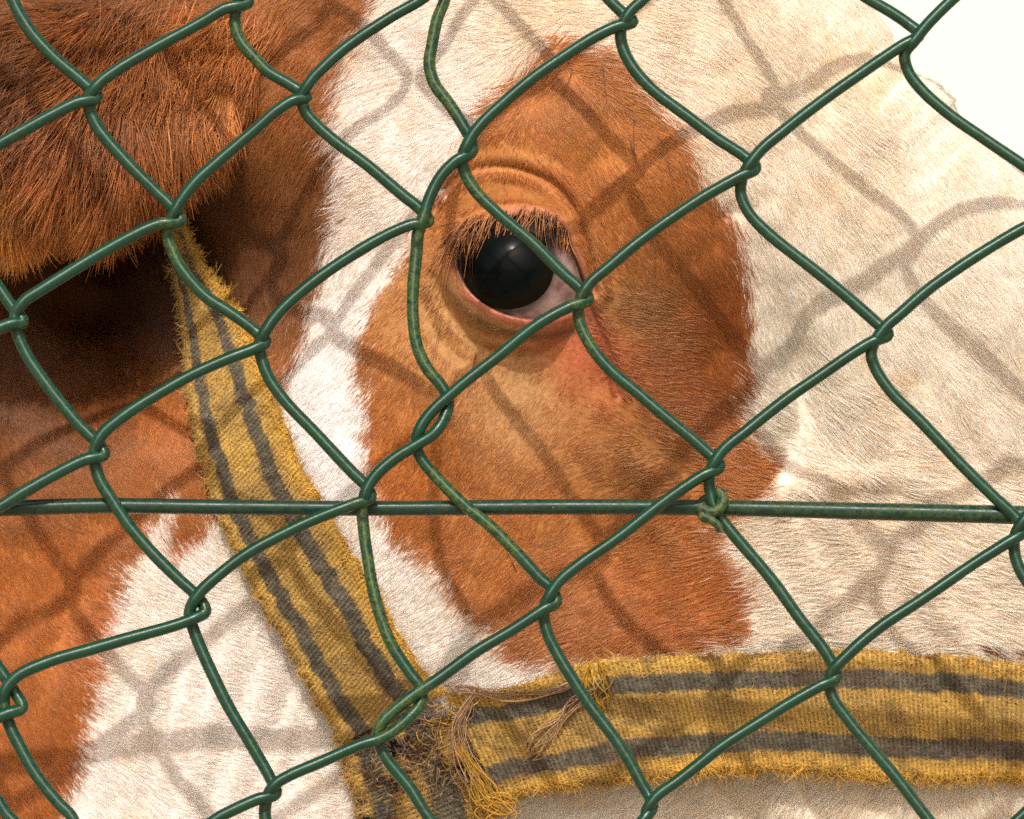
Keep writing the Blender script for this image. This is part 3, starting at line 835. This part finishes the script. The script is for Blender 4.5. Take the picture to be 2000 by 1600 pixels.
strap("noseband", [(868, 1352), (935, 1352), (1000, 1342), (1090, 1312), (1170, 1290), (1280, 1284), (1400, 1279), (1560, 1274), (1700, 1272), (1850, 1280), (2000, 1299), (2200, 1340)],
      [(985, 1572), (1030, 1552), (1090, 1540), (1150, 1536), (1220, 1528), (1320, 1520), (1420, 1512), (1560, 1508), (1700, 1522), (1850, 1528), (2000, 1526), (2200, 1550)],
      [82, 92, 84, 66, 48, 34, 28], 16, [(.145, .295), (.66, .82)], .45, (1.0, 0.08), 420, 6, (.5, 1.2), 10000, (.35, .9))

# loose threads torn from the seam
def bundle(path, n, spread, rad, col, name, parent, d0):
    base = resample(path, 14)
    ps, rs, cs = [], [], []
    for _ in range(int(n * .2)):
        o1 = rng.normal(0, spread, 2); o2 = rng.normal(0, spread * 3, 2); ph = rng.uniform(0, 6.28); am = rng.uniform(1, 9)
        t = np.linspace(0, 1, 14)
        w = np.sin(t * math.pi) * .6 + .5
        X = base[:, 0] + (o1[0] * (1 - t) + o2[0] * t) * w + am * np.sin(t * 9 + ph)
        Y = base[:, 1] + (o1[1] * (1 - t) + o2[1] * t) * w + am * np.cos(t * 8 + ph)
        ps.append(P3(X, Y, base_depth(X, Y) - d0 - 12 - rng.uniform(0, 8)))
        rs.append(np.full(14, rad * K)); cs.append(np.array(col) * rng.uniform(.45, 1.25))
    return hair_obj(name, np.array(ps), np.array(rs), np.array(cs), M_FIBRE, parent)
TAN = (.40, .25, .15); YEL = (.55, .32, .03)
nb_ = bpy.data.objects["noseband"]
for path, n_, sp, rd, cl_ in [
    ([(1160, 1352), (1120, 1372), (1080, 1425), (1035, 1468)], 60, 5, .9, TAN),
    ([(1120, 1335), (1040, 1362), (960, 1362), (920, 1352), (885, 1352)], 60, 4, .9, TAN),
    ([(925, 1355), (910, 1390), (893, 1430), (898, 1480), (925, 1530)], 70, 6, .9, TAN),
    ([(1150, 1296), (1152, 1330), (1160, 1360), (1170, 1372)], 45, 6, 1.0, YEL),
    ([(1172, 1290), (1180, 1330), (1176, 1375)], 30, 4, 1.0, YEL),
    ([(900, 1462), (935, 1515), (962, 1560), (985, 1580)], 150, 7, .9, (.46, .26, .035)),
    ([(955, 1560), (985, 1552), (1005, 1575), (985, 1600), (955, 1590), (970, 1565)], 50, 6, .9, (.46, .26, .035))]:
    bundle(path, n_, sp, rd, cl_, "loose_thread", nb_, 88)

def mat_hair(cx, cy, sx, sy, n, col, d0, Lr):
    X0 = rng.normal(cx, sx, n); Y0 = rng.normal(cy, sy, n); th = rng.uniform(0, 6.28, n); L = rng.uniform(*Lr, n); cu = rng.normal(0, 1.6, n)
    u = np.linspace(0, 1, 9)[None]
    a = th[:, None] + cu[:, None] * u
    X = X0[:, None] + np.cumsum(np.cos(a), 1) * L[:, None] / 9; Y = Y0[:, None] + np.cumsum(np.sin(a), 1) * L[:, None] / 9
    Dp = base_depth(X, Y) - d0 - rng.uniform(0, 14, n)[:, None] * np.sin(u * 3.14)
    c = np.array(col)[rng.integers(0, len(col), n)] * rng.uniform(.6, 1.3, (n, 1))
    return hair_obj("matted_hair", P3(X, Y, Dp), np.full(X.shape, .55 * K), c, M_FIBRE, nb_)
mat_hair(880, 1430, 32, 45, 170, [TAN, (.16, .09, .05), (.35, .2, .1), YEL], 82, (15, 55))
mat_hair(800, 1500, 60, 50, 300, [(.16, .09, .05), (.30, .18, .1), TAN, (.40, .24, .05)], 44, (12, 40))

# ------------------------------------------------------------------ chain-link fence
fence = thing("chain_link_fence", "green plastic-coated chain-link wire fence with one straight horizontal line wire", "fence", (0, 0, 0))
L_, R_ = 'L', 'R'
STR = [
 # each strand from top to bottom; marked points are its bends
 [(0, -450, L_), (258, -232, R_), (120, -150), (40, -100), (10, -55, L_), (24, 0), (58, 58), (110, 115), (160, 158), (190, 190, R_), (150, 200), (100, 224), (0, 281), (-80, 330), (-110, 370, L_), (-60, 470), (0, 565), (25, 600), (45, 628, R_), (20, 632), (-100, 685), (-300, 820, L_), (-200, 950), (-100, 1045, R_), (-380, 1240, L_), (-80, 1425, R_), (-330, 1650, L_)],
 [(590, -480, R_), (275, -230, L_), (380, -100), (450, -30), (485, 5, R_), (440, 18), (400, 40), (300, 95), (225, 138), (190, 165), (172, 195, L_), (188, 245), (240, 310), (300, 370), (338, 408), (352, 432, R_), (310, 438), (250, 465), (170, 510), (80, 565), (45, 590), (31, 618, L_), (35, 652), (50, 690), (90, 750), (150, 825), (192, 868), (203, 888, R_), (165, 898), (110, 925), (50, 960), (0, 990), (-90, 1030), (-118, 1065, L_), (-80, 1180), (-20, 1280), (28, 1350), (45, 1382, R_), (15, 1394), (-60, 1425), (-80, 1450, L_), (0, 1570), (140, 1720, R_)],
 [(590, -470, L_), (755, -262, R_), (650, -200), (540, -110), (480, -40), (461, 15, L_), (458, 45), (472, 84), (497, 112), (525, 140), (567, 165), (600, 190, R_), (574, 196), (539, 217), (490, 259), (430, 311), (378, 360), (348, 400), (331, 435, L_), (327, 465), (336, 490), (355, 527), (402, 580), (455, 614), (498, 645), (520, 667, R_), (498, 679), (448, 698), (378, 730), (301, 772), (238, 814), (196, 852), (184, 885, L_), (188, 918), (198, 945), (217, 975), (247, 1020), (300, 1082), (350, 1131), (385, 1165), (400, 1194, R_), (381, 1206), (350, 1218), (280, 1240), (175, 1268), (87, 1296), (35, 1320), (11, 1348), (9, 1374, L_), (19, 1418), (35, 1453), (70, 1512), (112, 1565), (142, 1600), (160, 1715, R_), (-60, 1900, L_)],
 [(910, -462, R_), (780, -255, L_), (830, -160), (880, -100), (905, -76, R_), (862, -32), (820, 0), (760, 35), (700, 75), (640, 125), (606, 160), (590, 192, L_), (600, 222), (622, 247), (660, 280), (720, 325), (790, 385), (820, 410), (836, 433, R_), (800, 440), (740, 467), (640, 530), (560, 595), (524, 638), (507, 672, L_), (511, 702), (526, 738), (560, 785), (620, 850), (690, 925), (713, 948), (724, 972, R_), (690, 985), (600, 1020), (500, 1072), (430, 1120), (387, 1160), (370, 1195, L_), (378, 1230), (400, 1285), (440, 1365), (490, 1455), (530, 1522), (540, 1550, R_), (500, 1562), (430, 1595), (200, 1700, L_), (400, 1900, R_)],
 [(890, -455, L_), (1060, -205, R_), (1000, -180), (930, -120), (888, -75, L_), (876, -30), (867, 5), (853, 40), (842, 90), (838, 125), (850, 165), (880, 205), (905, 245), (921, 275), (922, 296, R_), (890, 315), (860, 345), (838, 385), (828, 418), (816, 455, L_), (812, 500), (806, 560), (806, 620), (815, 680), (835, 722), (862, 755), (875, 785), (868, 815, R_), (848, 846), (815, 868), (770, 895), (735, 925), (716, 955), (709, 988, L_), (711, 1030), (716, 1080), (730, 1160), (760, 1250), (800, 1315), (823, 1348), (820, 1375, R_), (790, 1410), (750, 1440), (700, 1457), (620, 1490), (565, 1514), (537, 1532), (522, 1558, L_), (518, 1600), (640, 1780, R_), (420, 1950, L_)],
 [(1330, -440, R_), (1040, -200, L_), (1100, -120), (1165, -32), (1195, 5), (1218, 28), (1235, 43, R_), (1200, 54), (1130, 92), (1050, 146), (990, 195), (940, 240), (915, 275), (902, 312, L_), (911, 347), (930, 377), (970, 416), (1040, 475), (1100, 535), (1135, 566), (1149, 585, R_), (1110, 600), (1040, 640), (960, 705), (890, 760), (845, 800), (820, 835), (812, 864, L_), (820, 892), (850, 930), (910, 990), (960, 1030), (1010, 1080), (1055, 1128), (1078, 1150), (1086, 1175, R_), (1060, 1190), (1000, 1230), (920, 1280), (850, 1330), (790, 1372), (748, 1410), (738, 1438, L_), (755, 1480), (800, 1540), (840, 1600), (960, 1740, R_), (660, 1900, L_)],
 [(1350, -430, L_), (1510, -175, R_), (1400, -110), (1310, -50), (1255, 0), (1228, 26), (1211, 60, L_), (1215, 92), (1235, 130), (1270, 170), (1340, 225), (1400, 270), (1450, 303), (1475, 328, R_), (1440, 346), (1350, 400), (1250, 470), (1190, 520), (1150, 556), (1131, 592, L_), (1132, 627), (1150, 667), (1190, 720), (1250, 770), (1320, 830), (1380, 882), (1406, 910, R_), (1370, 930), (1290, 985), (1200, 1055), (1130, 1105), (1086, 1143), (1062, 1188, L_), (1065, 1225), (1090, 1280), (1140, 1360), (1200, 1440), (1252, 1528), (1276, 1575, R_), (1262, 1596), (1220, 1640), (980, 1740, L_), (1200, 1900, R_)],
 [(1800, -430, R_), (1490, -165, L_), (1580, -90), (1690, -5), (1740, 25), (1775, 48), (1797, 68, R_), (1760, 90), (1680, 145), (1600, 200), (1530, 255), (1480, 300), (1449, 348, L_), (1447, 382), (1465, 420), (1510, 465), (1580, 520), (1650, 575), (1710, 628), (1734, 652, R_), (1700, 668), (1620, 720), (1540, 775), (1460, 840), (1407, 885), (1385, 928, L_), (1388, 965), (1400, 1000), (1430, 1040), (1490, 1110), (1560, 1205), (1618, 1283), (1634, 1322, R_), (1600, 1340), (1500, 1400), (1400, 1465), (1320, 1528), (1277, 1562), (1262, 1595, L_), (1350, 1700), (1450, 1800, R_)],
 [(1820, -420, L_), (2110, -180, R_), (2000, -110), (1920, -50), (1858, 0), (1815, 45), (1787, 80), (1768, 105, L_), (1775, 140), (1800, 175), (1850, 220), (1920, 270), (2000, 325), (2060, 375), (2080, 410, R_), (2000, 445), (1900, 505), (1820, 560), (1760, 610), (1725, 642), (1703, 683, L_), (1708, 712), (1740, 765), (1800, 825), (1870, 900), (1940, 970), (1982, 1008), (2000, 1035, R_), (1960, 1065), (1880, 1115), (1800, 1170), (1720, 1225), (1665, 1270), (1622, 1322, L_), (1626, 1362), (1660, 1410), (1710, 1470), (1770, 1545), (1830, 1620), (1900, 1700, R_), (1480, 1850, L_)],
 [(2400, -420, R_), (2095, -175, L_), (2340, 120, R_), (2066, 412, L_), (2130, 480), (2330, 720, R_), (2200, 820), (2080, 930), (2020, 990), (1983, 1045, L_), (1981, 1080), (1996, 1122), (2060, 1200), (2220, 1380, R_), (1890, 1700, L_)],
 [(2385, -415, L_), (2640, -160, R_), (2325, 125, L_), (2620, 430, R_), (2315, 725, L_), (2600, 1050, R_), (2205, 1385, L_), (2480, 1700, R_)],
 [(-330, -440, R_), (-560, -220, L_), (-290, -170), (-5, -48, R_), (-300, 150, L_), (-125, 372, R_), (-430, 600, L_), (-315, 822, R_), (-620, 1040, L_), (-395, 1242, R_), (-640, 1450, L_), (-345, 1655, R_)],
]
WR = 11.9
def strand_path(pts):
    """gives each strand its depth: the \\ runs lie behind, the / runs lie in front"""
    full = [pts[0]]
    for p, q in zip(pts[:-1], pts[1:]):        # long plain runs are straight, with tight bends at their ends
        if math.hypot(q[0] - p[0], q[1] - p[1]) > 190:
            sag = 5 * math.sin(p[0] + q[1])
            for t in (.10, .35, .65, .90): full.append((p[0] + (q[0] - p[0]) * t + sag * (.25 - (t - .5) ** 2) * 4, p[1] + (q[1] - p[1]) * t + (5 if t == .10 else -5 if t == .90 else 0)))
        full.append(q)
    pts = full
    xy = np.array([p[:2] for p in pts], float)
    tips = [i for i, p in enumerate(pts) if len(p) > 2]
    kind = {i: pts[i][2] for i in tips}
    cum = np.r_[0, np.cumsum(np.linalg.norm(np.diff(xy, axis=0), axis=1))]
    # insert a mid point on bare long runs so that depth can be set there
    sp = spline(xy, 5)
    cs = np.r_[0, np.cumsum(np.linalg.norm(np.diff(sp, axis=0), axis=1))]
    tip_s = [cs[np.argmin(np.hypot(*(sp - xy[i]).T))] for i in tips]
    d = np.zeros(len(sp))
    edges = [0] + tip_s + [cs[-1]]
    for a in range(len(edges) - 1):
        m = (cs >= edges[a]) & (cs <= edges[a + 1])
        if a == 0: front = kind[tips[0]] == 'L'
        else: front = kind[tips[a - 1]] == 'R'
        da = cs[m] - edges[a]; db = edges[a + 1] - cs[m]
        if a == 0: da = da + 200
        if a == len(edges) - 2: db = db + 200
        e = np.minimum(da, db)
        amp = (WR * 1.0) * sstep(0, 30, e) * (1 - .12 * sstep(60, 150, e))
        d[m] = -amp if front else amp
    return sp, d, cs
def tube(path3, rad, sides=14, attrs=None):
    p = np.asarray(path3); n = len(p)
    tg = np.gradient(p, axis=0); tg /= np.linalg.norm(tg, axis=1, keepdims=True) + 1e-12
    ref = np.array([0, 1.0, 0])
    a = np.cross(tg, ref); bad = np.linalg.norm(a, axis=1) < .05
    for i in range(n):
        if bad[i]: a[i] = a[i - 1] if i else np.array([1.0, 0, 0])
    a /= np.linalg.norm(a, axis=1, keepdims=True); b = np.cross(a, tg)
    th = np.linspace(0, 2 * math.pi, sides, endpoint=False)
    rr = (np.asarray(rad) * np.ones(n))[:, None, None]
    v = p[:, None] + rr * (np.cos(th)[None, :, None] * a[:, None] + np.sin(th)[None, :, None] * b[:, None])
    return v.reshape(-1, 3), grid_faces(n, sides, True)
def wire(name, sp, d, rad, mat, age, moss, parent, sides=14):
    p3 = P3(sp[:, 0], sp[:, 1], d)
    v, f = tube(p3, rad, sides)
    along = np.gradient(p3, axis=0); along /= np.linalg.norm(along, axis=1, keepdims=True) + 1e-12
    return mesh_obj(name, v, f, mat, parent, extra={"age": np.repeat(age, sides), "moss": np.repeat(moss, sides), "along": np.repeat(along, sides, 0)})
MOSSY = [spline([(868, 0), (838, 125), (880, 205)], 20), spline([(836, 433), (808, 520), (806, 620), (835, 722)], 20), spline([(705, 1000), (716, 1080), (760, 1250)], 20),
         spline([(458, 45), (472, 90), (500, 115)], 20), spline([(850, 930), (930, 1005), (1000, 1070)], 20), spline([(820, 1350), (750, 1425)], 20), spline([(325, 450), (332, 500)], 10),
         spline([(1135, 600), (1150, 665)], 10), spline([(910, 347), (930, 377)], 10)]
for pts_ in STR:
    sp, d, cs = strand_path(pts_)
    # little kinks and uneven coating, so that no run is ruler-straight
    sp = sp + np.stack([vnoise(cs, cs * 0, 90, 1), vnoise(cs, cs * 0, 90, 2)], -1) * 1.6
    back = sstep(-4, 12, d)
    leftw = sstep(450, 100, sp[:, 0])
    age = np.clip(.05 + .42 * back + .40 * leftw, 0, 1)
    moss = np.zeros(len(sp))
    for q in MOSSY: moss = np.maximum(moss, np.exp(-(seg_dist(sp[:, 0], sp[:, 1], q) / 22) ** 2))
    moss = np.clip(moss * 1.0 + .16 * back + .35 * np.exp(-(np.abs(d) / 7) ** 2), 0, 1)
    rad = K * WR * (1 + .03 * vnoise(cs, cs * 0, 60, 3)) * (1 + .05 * leftw)
    wire("mesh_wire", sp, d, rad, M_WIRE, age, moss, fence)
lw = spline([(-500, 990), (-150, 994), (0, 993), (200, 988), (450, 991), (750, 993), (1100, 990), (1400, 992), (1700, 999), (1980, 1006), (2600, 1022)], 8)
lw_r = np.interp(lw[:, 0], [0, 800, 1400, 2000], [15.5, 14.8, 15.5, 18.5])
wire("line_wire", lw, np.full(len(lw), 32.0), lw_r * K, M_LINE, np.full(len(lw), .6), np.interp(lw[:, 0], [900, 1500, 2000], [.1, .3, .45]), fence)
# tie wire: wrapped round the line wire and the mesh just below a joint
q = np.linspace(0, 1, 120)
tie = spline([(1404, 962, 20), (1412, 970, -2), (1408, 990, -8), (1396, 1000, -10), (1378, 998, 2), (1370, 990, 30), (1378, 976, 50), (1392, 972, 52), (1402, 985, 54), (1396, 1004, 50), (1376, 1004, 20), (1376, 1010, -6),
              (1390, 1016, -10), (1400, 1024, -8), (1408, 1036, -2)], 2.5)
tr = 11.0 * np.where(np.arange(len(tie)) > len(tie) - 14, np.linspace(1, .75, len(tie)), 1)
wire("tie_wire", tie[:, :2], tie[:, 2], tr * K, M_TIE, np.full(len(tie), .6), np.full(len(tie), .75), fence, 10)
